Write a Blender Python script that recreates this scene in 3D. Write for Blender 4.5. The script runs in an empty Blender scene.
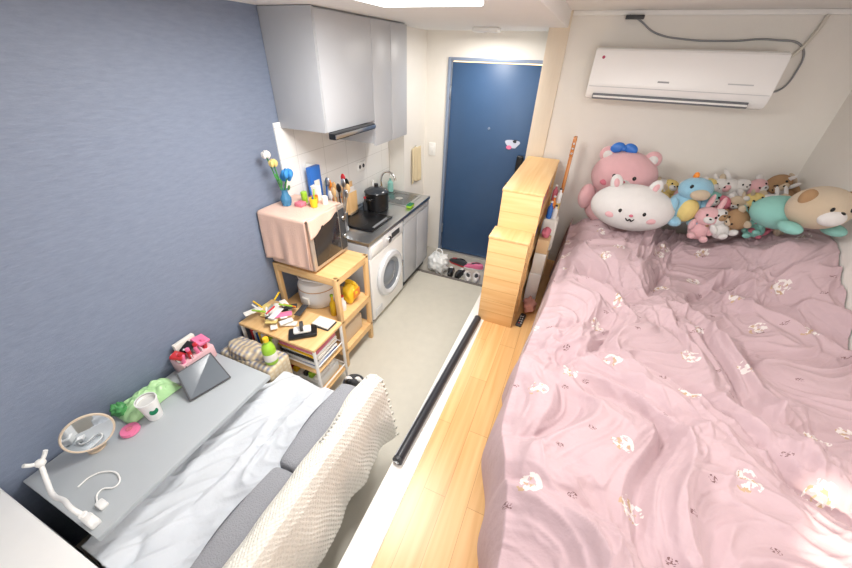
import bpy, bmesh, random
from math import *
from mathutils import Vector, Matrix, noise
random.seed(7)
S=bpy.context.scene
COL=bpy.context.collection
# ------------------------------------------------------------------ helpers
def lin(h):
    h=h.lstrip('#');c=[int(h[i:i+2],16)/255 for i in (0,2,4)]
    return tuple((x/12.92 if x<=.04045 else ((x+.055)/1.055)**2.4) for x in c)+(1,)
MC={}
def mat(name,hexc,rough=.5,metal=0,var=.04,vs=8,bump=0,bs=60,emit=0,alpha=1,trans=0,sheen=0,coat=0,stretch=(1,1,1)):
    if name in MC: return MC[name]
    m=bpy.data.materials.new(name);m.use_nodes=True;nt=m.node_tree;N=nt.nodes;L=nt.links
    b=N['Principled BSDF'];c=lin(hexc)
    tc=N.new('ShaderNodeTexCoord');mp=N.new('ShaderNodeMapping');mp.inputs['Scale'].default_value=stretch
    L.new(tc.outputs['Object'],mp.inputs[0])
    n=N.new('ShaderNodeTexNoise');n.inputs['Scale'].default_value=vs;n.inputs['Detail'].default_value=3
    L.new(mp.outputs[0],n.inputs['Vector'])
    r=N.new('ShaderNodeMixRGB');r.inputs[1].default_value=tuple(x*(1-var) for x in c[:3])+(1,)
    r.inputs[2].default_value=tuple(min(1,x*(1+var)) for x in c[:3])+(1,)
    L.new(n.outputs['Fac'],r.inputs[0]);L.new(r.outputs[0],b.inputs['Base Color'])
    b.inputs['Roughness'].default_value=rough;b.inputs['Metallic'].default_value=metal
    if sheen: b.inputs['Sheen Weight'].default_value=sheen
    if coat: b.inputs['Coat Weight'].default_value=coat
    if trans: b.inputs['Transmission Weight'].default_value=trans
    if alpha<1: b.inputs['Alpha'].default_value=alpha
    if emit:
        b.inputs['Emission Color'].default_value=c;b.inputs['Emission Strength'].default_value=emit
    if bump:
        n2=N.new('ShaderNodeTexNoise');n2.inputs['Scale'].default_value=bs;n2.inputs['Detail'].default_value=4
        L.new(mp.outputs[0],n2.inputs['Vector'])
        bp=N.new('ShaderNodeBump');bp.inputs['Strength'].default_value=bump;bp.inputs['Distance'].default_value=.01
        L.new(n2.outputs['Fac'],bp.inputs['Height']);L.new(bp.outputs[0],b.inputs['Normal'])
    MC[name]=m;return m
def wood(name,h1,h2,along='y',plank=0,rough=.45,gap='#8a6236'):
    if name in MC: return MC[name]
    m=bpy.data.materials.new(name);m.use_nodes=True;nt=m.node_tree;N=nt.nodes;L=nt.links;b=N['Principled BSDF']
    tc=N.new('ShaderNodeTexCoord');mp=N.new('ShaderNodeMapping')
    sc={'x':(1.2,28,28),'y':(28,1.2,28),'z':(28,28,1.2)}[along]
    mp.inputs['Scale'].default_value=sc;L.new(tc.outputs['Object'],mp.inputs[0])
    n=N.new('ShaderNodeTexNoise');n.inputs['Scale'].default_value=1.0;n.inputs['Detail'].default_value=5;n.inputs['Distortion'].default_value=.6
    L.new(mp.outputs[0],n.inputs['Vector'])
    cr=N.new('ShaderNodeValToRGB');cr.color_ramp.elements[0].position=.3;cr.color_ramp.elements[1].position=.7
    cr.color_ramp.elements[0].color=lin(h1);cr.color_ramp.elements[1].color=lin(h2)
    L.new(n.outputs['Fac'],cr.inputs[0]);out=cr.outputs[0]
    if plank:
        sp=N.new('ShaderNodeMapping');sp.inputs['Rotation'].default_value=(0,0,pi/2);L.new(tc.outputs['Object'],sp.inputs[0])
        br=N.new('ShaderNodeTexBrick');br.inputs['Scale'].default_value=1;br.inputs['Brick Width'].default_value=plank*7;br.inputs['Row Height'].default_value=plank
        br.inputs['Mortar Size'].default_value=.0012;br.inputs['Color1'].default_value=(1,1,1,1);br.inputs['Color2'].default_value=(.86,.84,.8,1);br.inputs['Mortar'].default_value=(.62,.5,.38,1)
        br.inputs['Bias'].default_value=-.2
        L.new(sp.outputs[0],br.inputs['Vector'])
        mx=N.new('ShaderNodeMixRGB');mx.blend_type='MULTIPLY';mx.inputs[0].default_value=1
        L.new(out,mx.inputs[1]);L.new(br.outputs['Color'],mx.inputs[2]);out=mx.outputs[0]
    L.new(out,b.inputs['Base Color']);b.inputs['Roughness'].default_value=rough
    MC[name]=m;return m
def root(name,loc=(0,0,0),rz=0,sc=1):
    e=bpy.data.objects.new(name,None);COL.objects.link(e);e.empty_display_size=.05
    e.location=loc;e.rotation_euler=(0,0,rz);e.scale=(sc,)*3;return e
def fin(bm,name,m,par,loc=(0,0,0),rot=(0,0,0),smooth=True,angle=None):
    me=bpy.data.meshes.new(name);bm.normal_update();bm.to_mesh(me);bm.free()
    ob=bpy.data.objects.new(name,me);COL.objects.link(ob)
    if m:
        for k in (m if isinstance(m,(list,tuple)) else [m]): me.materials.append(k)
    if smooth:
        for p in me.polygons:p.use_smooth=True
        try: me.set_sharp_from_angle(angle=angle or radians(38))
        except Exception: pass
    ob.location=loc;ob.rotation_euler=rot
    if par: ob.parent=par
    return ob
def box(name,x0,x1,y0,y1,z0,z1,m,par=None,bev=.004,rot=(0,0,0),seg=2):
    bm=bmesh.new();bmesh.ops.create_cube(bm,size=1)
    dx,dy,dz=x1-x0,y1-y0,z1-z0
    for v in bm.verts: v.co=Vector((v.co.x*dx,v.co.y*dy,v.co.z*dz))
    bev=min(bev,min(dx,dy,dz)*.45)
    if bev>0: bmesh.ops.bevel(bm,geom=bm.edges[:],offset=bev,segments=seg,affect='EDGES',profile=.5)
    return fin(bm,name,m,par,((x0+x1)/2,(y0+y1)/2,(z0+z1)/2),rot,smooth=bev>0)
AX={'z':(0,0,0),'x':(0,pi/2,0),'y':(-pi/2,0,0)}
def cyl(name,c,r,h,m,par=None,r2=None,axis='z',seg=36,bev=.003,rot=None):
    bm=bmesh.new();bmesh.ops.create_cone(bm,cap_ends=True,segments=seg,radius1=r,radius2=r if r2 is None else r2,depth=h)
    es=[e for e in bm.edges if any(len(f.verts)>4 for f in e.link_faces)]
    if bev>0: bmesh.ops.bevel(bm,geom=es,offset=min(bev,h*.4,r*.4),segments=2,affect='EDGES')
    return fin(bm,name,m,par,c,rot or AX[axis])
def lathe(name,c,prof,m,par=None,seg=40,rot=(0,0,0)):
    bm=bmesh.new();rings=[]
    for r,z in prof:
        rings.append([bm.verts.new((max(r,1e-4)*cos(2*pi*i/seg),max(r,1e-4)*sin(2*pi*i/seg),z)) for i in range(seg)])
    for a,b in zip(rings,rings[1:]):
        for i in range(seg): bm.faces.new((a[i],a[(i+1)%seg],b[(i+1)%seg],b[i]))
    return fin(bm,name,m,par,c,rot)
def sph(name,c,r,m,par=None,rot=(0,0,0),lump=0,seg=28,ls=3,crease=0):
    if not isinstance(r,(list,tuple)): r=(r,r,r)
    bm=bmesh.new();bmesh.ops.create_uvsphere(bm,u_segments=seg,v_segments=seg*2//3,radius=1)
    o=Vector(c)*3.1
    for v in bm.verts:
        k=1+(lump*noise.noise(v.co*ls*.5+o) if lump else 0)
        if crease: k+=crease*abs(noise.noise(v.co*ls+o))
        v.co=Vector((v.co.x*r[0]*k,v.co.y*r[1]*k,v.co.z*r[2]*k))
    return fin(bm,name,m,par,c,rot,angle=pi)
def tube(name,pts,r,m,par=None,cyc=False,res=8,poly=False):
    cu=bpy.data.curves.new(name,'CURVE');cu.dimensions='3D';cu.bevel_depth=r;cu.bevel_resolution=4;cu.use_fill_caps=True
    if poly:
        sp=cu.splines.new('POLY');sp.points.add(len(pts)-1)
        for p,q in zip(sp.points,pts): p.co=(*q,1)
    else:
        sp=cu.splines.new('BEZIER');sp.bezier_points.add(len(pts)-1);cu.resolution_u=res
        for p,q in zip(sp.bezier_points,pts): p.co=q;p.handle_left_type=p.handle_right_type='AUTO'
    sp.use_cyclic_u=cyc
    t=bpy.data.objects.new('tmp',cu);COL.objects.link(t)
    dg=bpy.context.evaluated_depsgraph_get();me=bpy.data.meshes.new_from_object(t.evaluated_get(dg))
    bpy.data.objects.remove(t);me.name=name
    ob=bpy.data.objects.new(name,me);COL.objects.link(ob);me.materials.clear();me.materials.append(m)
    for p in me.polygons:p.use_smooth=True
    if par:ob.parent=par
    return ob
def surf(name,fn,nu,nv,m,par=None,thick=0,cu=False):
    bm=bmesh.new();g=[[bm.verts.new(fn(i/(nu-1),j/(nv-1))) for j in range(nv)] for i in range(nu)]
    for i in range(nu-1):
        for j in range(nv-1): bm.faces.new((g[i][j],g[i+1][j],g[i+1][j+1],g[i][j+1]))
    ob=fin(bm,name,m,par,angle=pi)
    if thick:
        md=ob.modifiers.new('s','SOLIDIFY');md.thickness=thick;md.offset=-1
    return ob
def prism(name,pts,h,m,par=None,loc=(0,0,0),rot=(0,0,0),bev=.004):
    bm=bmesh.new();vs=[bm.verts.new((x,y,0)) for x,y in pts];f=bm.faces.new(vs)
    r=bmesh.ops.extrude_face_region(bm,geom=[f]);bmesh.ops.translate(bm,vec=(0,0,h),verts=[v for v in r['geom'] if isinstance(v,bmesh.types.BMVert)])
    bmesh.ops.recalc_face_normals(bm,faces=bm.faces[:])
    if bev: bmesh.ops.bevel(bm,geom=[e for e in bm.edges if abs(e.calc_face_angle(0))>.6],offset=bev,segments=2,affect='EDGES')
    return fin(bm,name,m,par,loc,rot)
def sstep(a,b,x):
    t=max(0,min(1,(x-a)/(b-a)));return t*t*(3-2*t)
def lerp(a,b,t): return a+(b-a)*t
def pw(xs,ys,x):
    if x<=xs[0]: return ys[0]
    for i in range(len(xs)-1):
        if x<=xs[i+1]: return lerp(ys[i],ys[i+1],sstep(0,1,(x-xs[i])/(xs[i+1]-xs[i])))
    return ys[-1]
def ridge(v): return 1-abs(noise.noise(v))*2
# ------------------------------------------------------------------ dims
WL=-1.86;AW=3.45;DW=3.895;RW=1.54;HC=2.335;HB=2.44;PZ=.365;PE=-.494;PI_=-.366;YB=-1.1
# ------------------------------------------------------------------ materials
M_white=mat('white_plastic','#f2f2f0',.35)
M_black=mat('black_plastic','#17181b',.3)
M_dark=mat('dark_grey','#3a3c40',.5)
M_paint=mat('cream_wall_paint','#ece8e1',.7,bump=.12,bs=90,var=.02)
M_ceil=mat('ceiling_paint','#f3f2ef',.8,var=.02,bump=.05)
M_trimwood=mat('cream_wood_trim','#e6d8c4',.5,var=.06,stretch=(10,10,1))
M_steel=mat('brushed_steel','#c4c8cc',.28,metal=1,stretch=(1,30,1))
M_chrome=mat('chrome','#dcdcdc',.12,metal=1)
M_gcab=mat('grey_cabinet_laminate','#b9bcc1',.4,var=.02)
M_gcab2=mat('grey_cabinet_side','#b1b4b9',.45,var=.02)
M_pine=wood('pine_wood','#dfb47a','#ecc794','z')
M_piney=wood('pine_wood_y','#dfb175','#ecc68f','y')
M_pinex=wood('pine_wood_x','#dfb175','#ecc68f','x')
M_pink=mat('pink_plush','#e9b6bb',.9,bump=.6,bs=220,sheen=.3)
M_wplush=mat('white_plush','#ebe8e6',.9,bump=.6,bs=220,sheen=.2)
M_blue=mat('sky_blue_plush','#93c3da',.9,bump=.5,bs=200,sheen=.3)
M_beige=mat('beige_plush','#d8c4a8',.9,bump=.7,bs=200,sheen=.3)
M_teal=mat('teal_plush','#8cc4ba',.9,bump=.5,bs=200)
M_yel=mat('yellow_plush','#e4cd84',.9,bump=.5,bs=200)
M_brown=mat('brown_plush','#a98763',.9,bump=.5,bs=200)
M_rose=mat('rose_plush','#d87a8c',.9,bump=.5,bs=200)
M_eye=mat('black_eye','#101010',.15)
M_red=mat('red_plastic','#c8323a',.4)
M_bluep=mat('blue_plastic','#2f6fc4',.35)
M_green=mat('green_plastic','#9dcc3a',.35)
M_yellow=mat('yellow_plastic','#f0c429',.4)
M_orange=mat('orange_plastic','#e88a2e',.4)
M_pinkp=mat('pink_plastic','#ef7fa8',.4)
M_paper=mat('paper','#ebe8e0',.8)
# wallpaper
def wallpaper():
    m=bpy.data.materials.new('blue_grey_wallpaper');m.use_nodes=True;nt=m.node_tree;N=nt.nodes;L=nt.links;b=N['Principled BSDF']
    tc=N.new('ShaderNodeTexCoord');mp=N.new('ShaderNodeMapping');mp.inputs['Scale'].default_value=(1,9,42);L.new(tc.outputs['Object'],mp.inputs[0])
    n=N.new('ShaderNodeTexNoise');n.inputs['Scale'].default_value=1.6;n.inputs['Detail'].default_value=6;n.inputs['Roughness'].default_value=.65;L.new(mp.outputs[0],n.inputs['Vector'])
    cr=N.new('ShaderNodeValToRGB');cr.color_ramp.elements[0].position=.25;cr.color_ramp.elements[1].position=.75
    cr.color_ramp.elements[0].color=lin('#778297');cr.color_ramp.elements[1].color=lin('#828ea3');L.new(n.outputs['Fac'],cr.inputs[0])
    L.new(cr.outputs[0],b.inputs['Base Color']);b.inputs['Roughness'].default_value=.5
    bp=N.new('ShaderNodeBump');bp.inputs['Strength'].default_value=.25;bp.inputs['Distance'].default_value=.01;L.new(n.outputs['Fac'],bp.inputs['Height']);L.new(bp.outputs[0],b.inputs['Normal'])
    return m
M_wallp=wallpaper()
M_floor=mat('linoleum_floor','#cdc9bc',.45,var=.06,vs=14,bump=.05,bs=120)
M_plat=wood('platform_oak_planks','#dba668','#ebbf85','y',plank=.11,rough=.32)
def tilemat():
    m=bpy.data.materials.new('white_wall_tile');m.use_nodes=True;nt=m.node_tree;N=nt.nodes;L=nt.links;b=N['Principled BSDF']
    tc=N.new('ShaderNodeTexCoord');sx=N.new('ShaderNodeSeparateXYZ');cb=N.new('ShaderNodeCombineXYZ')
    L.new(tc.outputs['Object'],sx.inputs[0]);L.new(sx.outputs['Y'],cb.inputs['X']);L.new(sx.outputs['Z'],cb.inputs['Y'])
    br=N.new('ShaderNodeTexBrick');br.offset=0;br.inputs['Scale'].default_value=1;br.inputs['Brick Width'].default_value=.3;br.inputs['Row Height'].default_value=.2
    br.inputs['Mortar Size'].default_value=.002;br.inputs['Color1'].default_value=lin('#eeeeec');br.inputs['Color2'].default_value=lin('#ebebe9');br.inputs['Mortar'].default_value=lin('#d0d0cd')
    L.new(cb.outputs[0],br.inputs['Vector']);L.new(br.outputs['Color'],b.inputs['Base Color']);b.inputs['Roughness'].default_value=.18
    return m
M_tile=tilemat()
# ------------------------------------------------------------------ room shell
box('floor',WL-.1,PE,YB,3.18,-.15,0,M_floor,bev=0)
box('floor_entry',WL-.1,-.3,3.18,DW,-.2,-.06,mat('entry_tile','#bdb8ae',.4,var=.08,vs=20),bev=0)
box('trim_entry_step',-1.60,-.42,3.165,3.195,-.06,.012,mat('entry_step_metal','#6f6a66',.4),bev=.003)
box('wall_left',WL-.1,WL,YB,3.36,0,HC+.25,M_wallp,bev=0)
box('wall_left_entry',WL-.1,-1.67,3.36,DW,-.06,HC,M_paint,bev=0)
# door wall with opening
dl,dr,dh=-1.395,-.459,2.09
box('wall_far_1',WL,dl-.05,DW,DW+.12,-.06,HC,M_paint,bev=0)
box('wall_far_2',dr+.05,-.3,DW,DW+.12,-.06,HC,M_paint,bev=0)
box('wall_far_3',dl-.05,dr+.05,DW,DW+.12,dh+.05,HC,M_paint,bev=0)
box('wall_partition',-.425,-.295,AW,DW+.12,-.06,HB,M_paint,bev=0)
box('trim_partition',-.44,-.285,AW-.025,AW,-.0,HB,M_trimwood,bev=.004)
box('wall_bed_end',-.295,RW+.1,AW,AW+.12,PZ,HB+.1,M_paint,bev=0)
box('wall_right',RW,RW+.1,YB,AW,PZ,HB+.1,M_paint,bev=0)
box('ceiling_kitchen',WL-.1,-.3,YB,DW+.12,HC,HC+.3,M_ceil,bev=0)
box('ceiling_bed',-.3,RW+.1,YB,AW+.12,HB,HB+.2,M_ceil,bev=0)
box('trim_ceiling_bed',-.285,RW,AW-.02,AW,HB-.03,HB,M_ceil,bev=.006)
# back wall with window opening (behind camera)
wx0,wx1,wz0,wz1=.05,1.45,1.15,2.15
box('wall_back_1',WL-.1,wx0,YB-.1,YB,-.0,HB+.1,M_paint,bev=0)
box('wall_back_2',wx1,RW+.1,YB-.1,YB,PZ,HB+.1,M_paint,bev=0)
box('wall_back_3',wx0,wx1,YB-.1,YB,PZ,wz0,M_paint,bev=0)
box('wall_back_4',wx0,wx1,YB-.1,YB,wz1,HB+.1,M_paint,bev=0)
w=root('window_1')
for n,a in (('frame_l',(wx0,wx0+.04,wz0,wz1)),('frame_r',(wx1-.04,wx1,wz0,wz1)),('frame_t',(wx0,wx1,wz1-.04,wz1)),('frame_b',(wx0,wx1,wz0,wz0+.04)),('mullion',((wx0+wx1)/2-.02,(wx0+wx1)/2+.02,wz0,wz1))):
    box(n,a[0],a[1],YB-.07,YB-.03,a[2],a[3],M_white,w)
# platform
box('platform_floor',PI_,RW,YB,AW,0,PZ,M_plat,bev=0)
box('trim_platform_edge',PE,PI_,YB,AW-.03,0,PZ+.006,mat('white_ledge','#f0eee9',.4),bev=.006)
box('baseboard_bed_end',-.28,RW,AW-.012,AW,PZ,PZ+.08,M_paint,bev=.003)
# door
d=root('door_1')
M_door=mat('navy_door_steel','#3b597f',.42,var=.05,bump=.05)
M_frame=mat('grey_blue_frame','#8794ab',.4)
box('leaf',dl+.01,dr-.01,DW+.01,DW+.05,-.04,dh-.01,M_door,d,bev=.004)
for n,a in (('jamb_left',(dl-.03,dl,-.06,dh+.03)),('jamb_right',(dr,dr+.03,-.06,dh+.03)),('head',(dl,dr,dh,dh+.03))):
    box(n,a[0],a[1],DW-.02,DW+.07,a[2],a[3],M_frame,d,bev=.005)
box('infill_l',dl-.05,dl-.03,DW-.0,DW+.07,-.06,dh+.05,M_paint,d,bev=0);box('infill_r',dr+.03,dr+.05,DW,DW+.07,-.06,dh+.05,M_paint,d,bev=0);box('infill_t',dl-.03,dr+.03,DW,DW+.07,dh+.03,dh+.05,M_paint,d,bev=0)
box('sill',dl,dr,DW-.02,DW+.06,-.06,-.035,M_steel,d)
box('lock_body',-.585,-.515,DW-.035,DW+.012,1.0,1.27,M_black,d,bev=.015,seg=4)
box('lock_light',-.56,-.54,DW-.038,DW-.034,1.05,1.07,mat('red_led','#ff2a30',.4,emit=2),d)
cyl('handle_stem',(-.55,DW-.04,.97),.012,.08,M_black,d,axis='y')
box('handle_lever',-.66,-.54,DW-.09,DW-.065,.955,.985,M_black,d,bev=.01,seg=3)
cyl('peephole',(-.93,DW+.003,1.5),.012,.02,M_frame,d,axis='y')
box('hinge_top',dl-.005,dl+.015,DW-.01,DW+.012,1.75,1.87,M_steel,d);box('hinge_low',dl-.005,dl+.015,DW-.01,DW+.012,.2,.32,M_steel,d)
st=root('door_sticker')
prism('body',[(.07*cos(a)*(1+.25*sin(3*a)),.05*sin(a)*(1+.2*cos(2*a))) for a in [i*2*pi/24 for i in range(24)]],.004,mat('sticker_lilac','#cfd4e6',.5),st,(-.66,DW+.009,1.37),(pi/2,0,0),bev=0)
prism('face',[(.03*cos(a),.02*sin(a)) for a in [i*2*pi/16 for i in range(16)]],.003,M_pinkp,st,(-.69,DW+.004,1.335),(pi/2,0,0),bev=0)
prism('wing',[(.03*cos(a),.015*sin(a)) for a in [i*2*pi/16 for i in range(16)]],.003,M_dark,st,(-.63,DW+.004,1.40),(pi/2,0,.4),bev=0)
# ceiling lamps
c=root('ceiling_lamp')
box('base',-.98,-.46,1.0,1.74,HC-.015,HC-.001,M_white,c,bev=.006)
box('diffuser',-.95,-.49,1.03,1.715,HC-.035,HC-.015,mat('lamp_diffuser','#ffffff',.4,emit=4),c,bev=.01,seg=3)
c=root('ceiling_sensor_light')
box('housing',-1.05,-.83,3.38,3.50,HC-.035,HC-.0,M_white,c,bev=.012,seg=3)
cyl('lens',(-.94,3.44,HC-.038),.02,.012,M_paper,c)
# ------------------------------------------------------------------ kitchen
k=root('upper_kitchen_cabinet')
CF=-1.486;WC=WL+.003
box('carcass_1',WC,CF-.02,1.90,2.49,1.735,HC-.003,M_gcab2,k,bev=.002)
box('carcass_2',WC,CF-.02,2.49,3.05,1.53,HC-.003,M_gcab2,k,bev=.002)
box('side_panel',WC,CF,1.885,1.90,1.70,HC-.003,M_gcab2,k,bev=.002)
for i,(a,b_,z) in enumerate(((1.903,2.49,1.70),(2.494,2.77,1.515),(2.774,3.05,1.515))):
    box('door_panel_%d'%i,CF-.02,CF,a,b_,z,HC-.012,M_gcab,k,bev=.003)
h=root('range_hood')
box('body',WL+.014,-1.512,1.915,2.44,1.700,1.733,M_dark,h,bev=.004)
box('front_lip',-1.483,-1.43,1.905,2.40,1.660,1.698,M_black,h,bev=.006)
box('steel_edge',-1.431,-1.424,1.905,2.40,1.667,1.691,M_steel,h,bev=.002)
box('link',-1.515,-1.48,1.95,2.38,1.668,1.698,M_dark,h,bev=.002)
box('filter',-1.80,-1.52,2.0,2.4,1.692,1.70,M_steel,h)
box('wall_tile',WL,WL+.012,1.83,3.36,.87,1.735,M_tile,bev=.001)
KF=-1.362
kc=root('kitchen_counter')
box('worktop',WL+.013,KF+.01,2.08,3.345,.83,.865,M_steel,kc,bev=.006)
box('upstand',WL+.014,WL+.03,2.08,3.345,.865,.90,M_steel,kc,bev=.004)
box('base_cabinet',WL+.02,KF-.02,2.725,3.34,.10,.83,M_gcab2,kc,bev=.002)
box('door_1',KF-.02,KF,2.73,3.03,.11,.76,M_gcab,kc,bev=.003);box('door_2',KF-.02,KF,3.035,3.335,.11,.76,M_gcab,kc,bev=.003)
box('drawer_front',KF-.02,KF,2.73,3.335,.765,.826,M_gcab,kc,bev=.003)
box('kick',WL+.02,KF-.05,2.73,3.34,.0,.10,M_dark,kc,bev=.002)
box('end_panel',WL+.02,KF-.01,2.08,2.094,0,.83,M_gcab2,kc,bev=.002)
box('sink_rim',-1.76,-1.43,2.93,3.29,.864,.869,M_steel,kc,bev=.002)
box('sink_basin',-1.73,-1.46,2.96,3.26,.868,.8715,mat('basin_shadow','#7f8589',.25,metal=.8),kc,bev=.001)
cyl('sink_drain',(-1.6,3.1,.873),.04,.004,M_chrome,kc)
fa=root('kitchen_faucet')
cyl('base',(-1.80,3.1,.887),.022,.04,M_chrome,fa)
tube('spout',[(-1.80,3.1,.9),(-1.80,3.1,1.08),(-1.74,3.1,1.13),(-1.66,3.1,1.10),(-1.64,3.1,1.05)],.011,M_chrome,fa)
box('lever',-1.81,-1.79,3.12,3.19,.91,.925,M_chrome,fa,bev=.005)
ck=root('induction_cooktop')
box('glass',-1.79,-1.43,2.27,2.63,.8655,.882,M_black,ck,bev=.006)
for y_ in (2.36,2.53):
    lathe('ring_%d'%int(y_*100),(-1.62,y_,.8825),[(.070,0),(.073,.0008),(.076,0)],M_dark,ck)
box('control_strip',-1.47,-1.445,2.33,2.57,.8821,.8832,mat('grey_print','#8a8d92',.4),ck,bev=0)
po=root('cooking_pot')
P_=(-1.665,2.755)
lathe('body',(*P_,.8665),[(0,0),(.10,0),(.11,.01),(.112,.17),(.117,.175),(.109,.176),(.105,.02),(0,.018)],M_black,po)
lathe('lid',(*P_,1.043),[(.115,0),(.11,.01),(.07,.03),(.018,.04),(.014,.046)],mat('lid_glass','#3b4046',.08),po)
cyl('knob',(*P_,1.10),.02,.028,M_black,po)
for s in (-1,1): tube('handle_%d'%s,[(P_[0]-.03,P_[1]+s*.108,1.0),(P_[0]-.02,P_[1]+s*.15,1.005),(P_[0]+.02,P_[1]+s*.15,1.005),(P_[0]+.03,P_[1]+s*.108,1.0)],.008,M_black,po)
wm=root('washing_machine')
box('body',-1.84,-1.385,2.10,2.70,.03,.825,M_white,wm,bev=.012,seg=3)
box('front',-1.39,-1.362,2.10,2.70,.05,.70,M_white,wm,bev=.012,seg=3)
box('control_panel',-1.39,-1.358,2.10,2.70,.705,.822,mat('wm_panel','#e4e6e9',.3),wm,bev=.008,seg=3)
box('detergent_drawer',-1.36,-1.352,2.12,2.30,.725,.805,M_white,wm,bev=.003)
cyl('dial',(-1.348,2.40,.765),.03,.03,M_chrome,wm,axis='x')
box('display',-1.36,-1.354,2.47,2.62,.74,.79,M_dark,wm,bev=.002)
R90=(0,pi/2,0)
lathe('door_ring',(-1.362,2.40,.42),[(.175,0),(.21,0),(.225,.012),(.215,.035),(.185,.045),(.16,.035),(.15,.01)],mat('wm_ring','#d3d6da',.25),wm,rot=R90)
lathe('door_glass',(-1.362,2.40,.42),[(.165,.03),(.12,.012),(.06,.035),(0,.045)],mat('wm_glass','#7d858f',.06),wm,rot=R90)
box('door_catch',-1.335,-1.315,2.595,2.62,.39,.45,M_chrome,wm,bev=.005)
box('filter_flap',-1.361,-1.358,2.13,2.25,.08,.16,mat('wm_panel2','#dcdfe2',.3),wm,bev=.001)
for a in (2.15,2.65):
    for b_ in (-1.8,-1.42): cyl('foot',(b_,a,.015),.02,.03,M_dark,wm)
# utensils
u=root('utensil_holder')
lathe('jar',(-1.68,2.20,.8675),[(0,0),(.05,0),(.055,.01),(.055,.16),(.05,.16),(.05,.012),(0,.012)],M_steel,u)
for i in range(12):
    a=i*.55;tx=-1.68+.07*cos(a);ty=2.20+.085*sin(a);zt=1.17+.03*(i%4)
    mm=[M_steel,M_pine,M_black,M_red,M_steel,M_pine,M_orange,M_steel,M_white,M_pine,M_black,M_steel][i]
    tube('stick_%d'%i,[(-1.68+.02*cos(a),2.20+.02*sin(a),.90),(tx,ty,zt)],.005,mm,u,poly=True)
    sph('head_%d'%i,(tx,ty,zt+.025),(.022,.009,.036),mm,u)
u=root('white_tumbler_stack')
lathe('holder',(-1.79,2.155,.8675),[(0,0),(.035,0),(.04,.01),(.042,.28),(.036,.28),(.034,.012),(0,.012)],M_white,u)
for i in range(4): tube('brush_%d'%i,[(-1.79+.01*cos(i*1.6),2.155+.01*sin(i*1.6),.9),(-1.79+.035*cos(i*1.6),2.155+.03*sin(i*1.6),1.26+.02*i)],.007,[M_bluep,M_white,M_bluep,M_green][i],u,poly=True)
u=root('cutting_board_rack')
for i,cc in enumerate((M_pine,M_wplush,M_pine)):
    box('board_%d'%i,-1.83+.02*i,-1.822+.02*i,2.42,2.6,.8935,1.16-.04*i,cc,u,bev=.003)
box('rack_base',-1.825,-1.765,2.45,2.57,.8835,.893,M_steel,u)
u=root('condiment_bottles')
for i,(x,y,hh,mm) in enumerate(((-1.80,2.31,.22,M_orange),(-1.80,2.37,.19,M_white),(-1.80,2.92,.2,M_white),(-1.80,2.98,.15,M_yellow),(-1.73,2.31,.15,M_brown),(-1.74,2.62+.045,.12,M_dark))):
    zz=.867 if y>2.64 else .883
    lathe('bottle_%d'%i,(x,y,zz),[(0,0),(.024,0),(.026,.01),(.026,hh*.65),(.01,hh*.8),(.01,hh),(0,hh)],mm,u)
    cyl('cap_%d'%i,(x,y,zz+hh+.008),.013,.016,M_red if i%2 else M_white,u)
u=root('dish_sponge');box('sponge',-1.425,-1.375,2.90,2.99,.867,.892,M_green,u,bev=.006)
box('scourer',-1.425,-1.375,2.90,2.99,.892,.898,mat('scour','#2f7d57',.9,bump=1),u,bev=.002)
u=root('soap_dispenser');lathe('bottle',(-1.79,3.26,.872),[(0,0),(.03,0),(.032,.01),(.03,.10),(.01,.12),(.01,.14),(0,.14)],M_teal,u)
tube('pump',[(-1.79,3.26,1.0),(-1.79,3.26,1.04),(-1.75,3.26,1.04)],.005,M_white,u)
u=root('blue_storage_box');box('body',-1.80,-1.765,2.00,2.12,1.10,1.42,M_bluep,u,bev=.004);box('label',-1.764,-1.761,2.03,2.09,1.20,1.32,M_paper,u,bev=.001)
box('wall_hook',WL+.0125,-1.80,2.05,2.08,1.40,1.43,M_white,u,bev=.003)
u=root('hanging_dish_towel')
surf('cloth',lambda a,b_:(-1.655+.01*sin(a*14)+.006*sin(a*5+b_*3),3.52+.22*a,1.28-.38*b_+.012*sin(a*6)),24,24,mat('tan_towel','#e3d2ae',.95,bump=.6,bs=150),u,thick=.006)
cyl('hook',(-1.662,3.63,1.29),.008,.02,M_chrome,u,axis='x')
u=root('wall_outlet');box('plate',WL+.0125,WL+.022,2.74,2.86,1.2,1.28,M_white,u,bev=.003)
for y_ in (2.77,2.83): cyl('socket',(WL+.0225,y_,1.24),.018,.004,M_dark,u,axis='x')
u=root('switch_panel');box('plate',-1.61,-1.53,DW-.012,DW,1.15,1.29,M_white,u,bev=.004);box('rocker',-1.595,-1.545,DW-.018,DW-.010,1.19,1.25,M_white,u,bev=.003)
# ------------------------------------------------------------------ wooden rack
RX0,RX1,RY0,RY1=-1.845,-1.29,1.55,1.96
r=root('wooden_kitchen_rack')
for x in (RX0,RX1-.035):
    for y in (RY0,RY1-.035): box('post',x,x+.035,y,y+.035,0,.845,M_pine,r,bev=.004)
for z in (.18,.47,.845):
    box('board_%d'%int(z*100),RX0,RX1,RY0+.004,RY1-.004,z-.02,z,M_pinex,r,bev=.003)
for z in (.12,.41,.785):
    for y in (RY0,RY1-.02): box('rail_x',RX0+.03,RX1-.03,y+.002,y+.018,z,z+.045,M_pinex,r,bev=.003)
    for x in (RX0,RX1-.02): box('rail_y',x+.002,x+.018,RY0+.03,RY1-.03,z,z+.045,M_piney,r,bev=.003)
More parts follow.
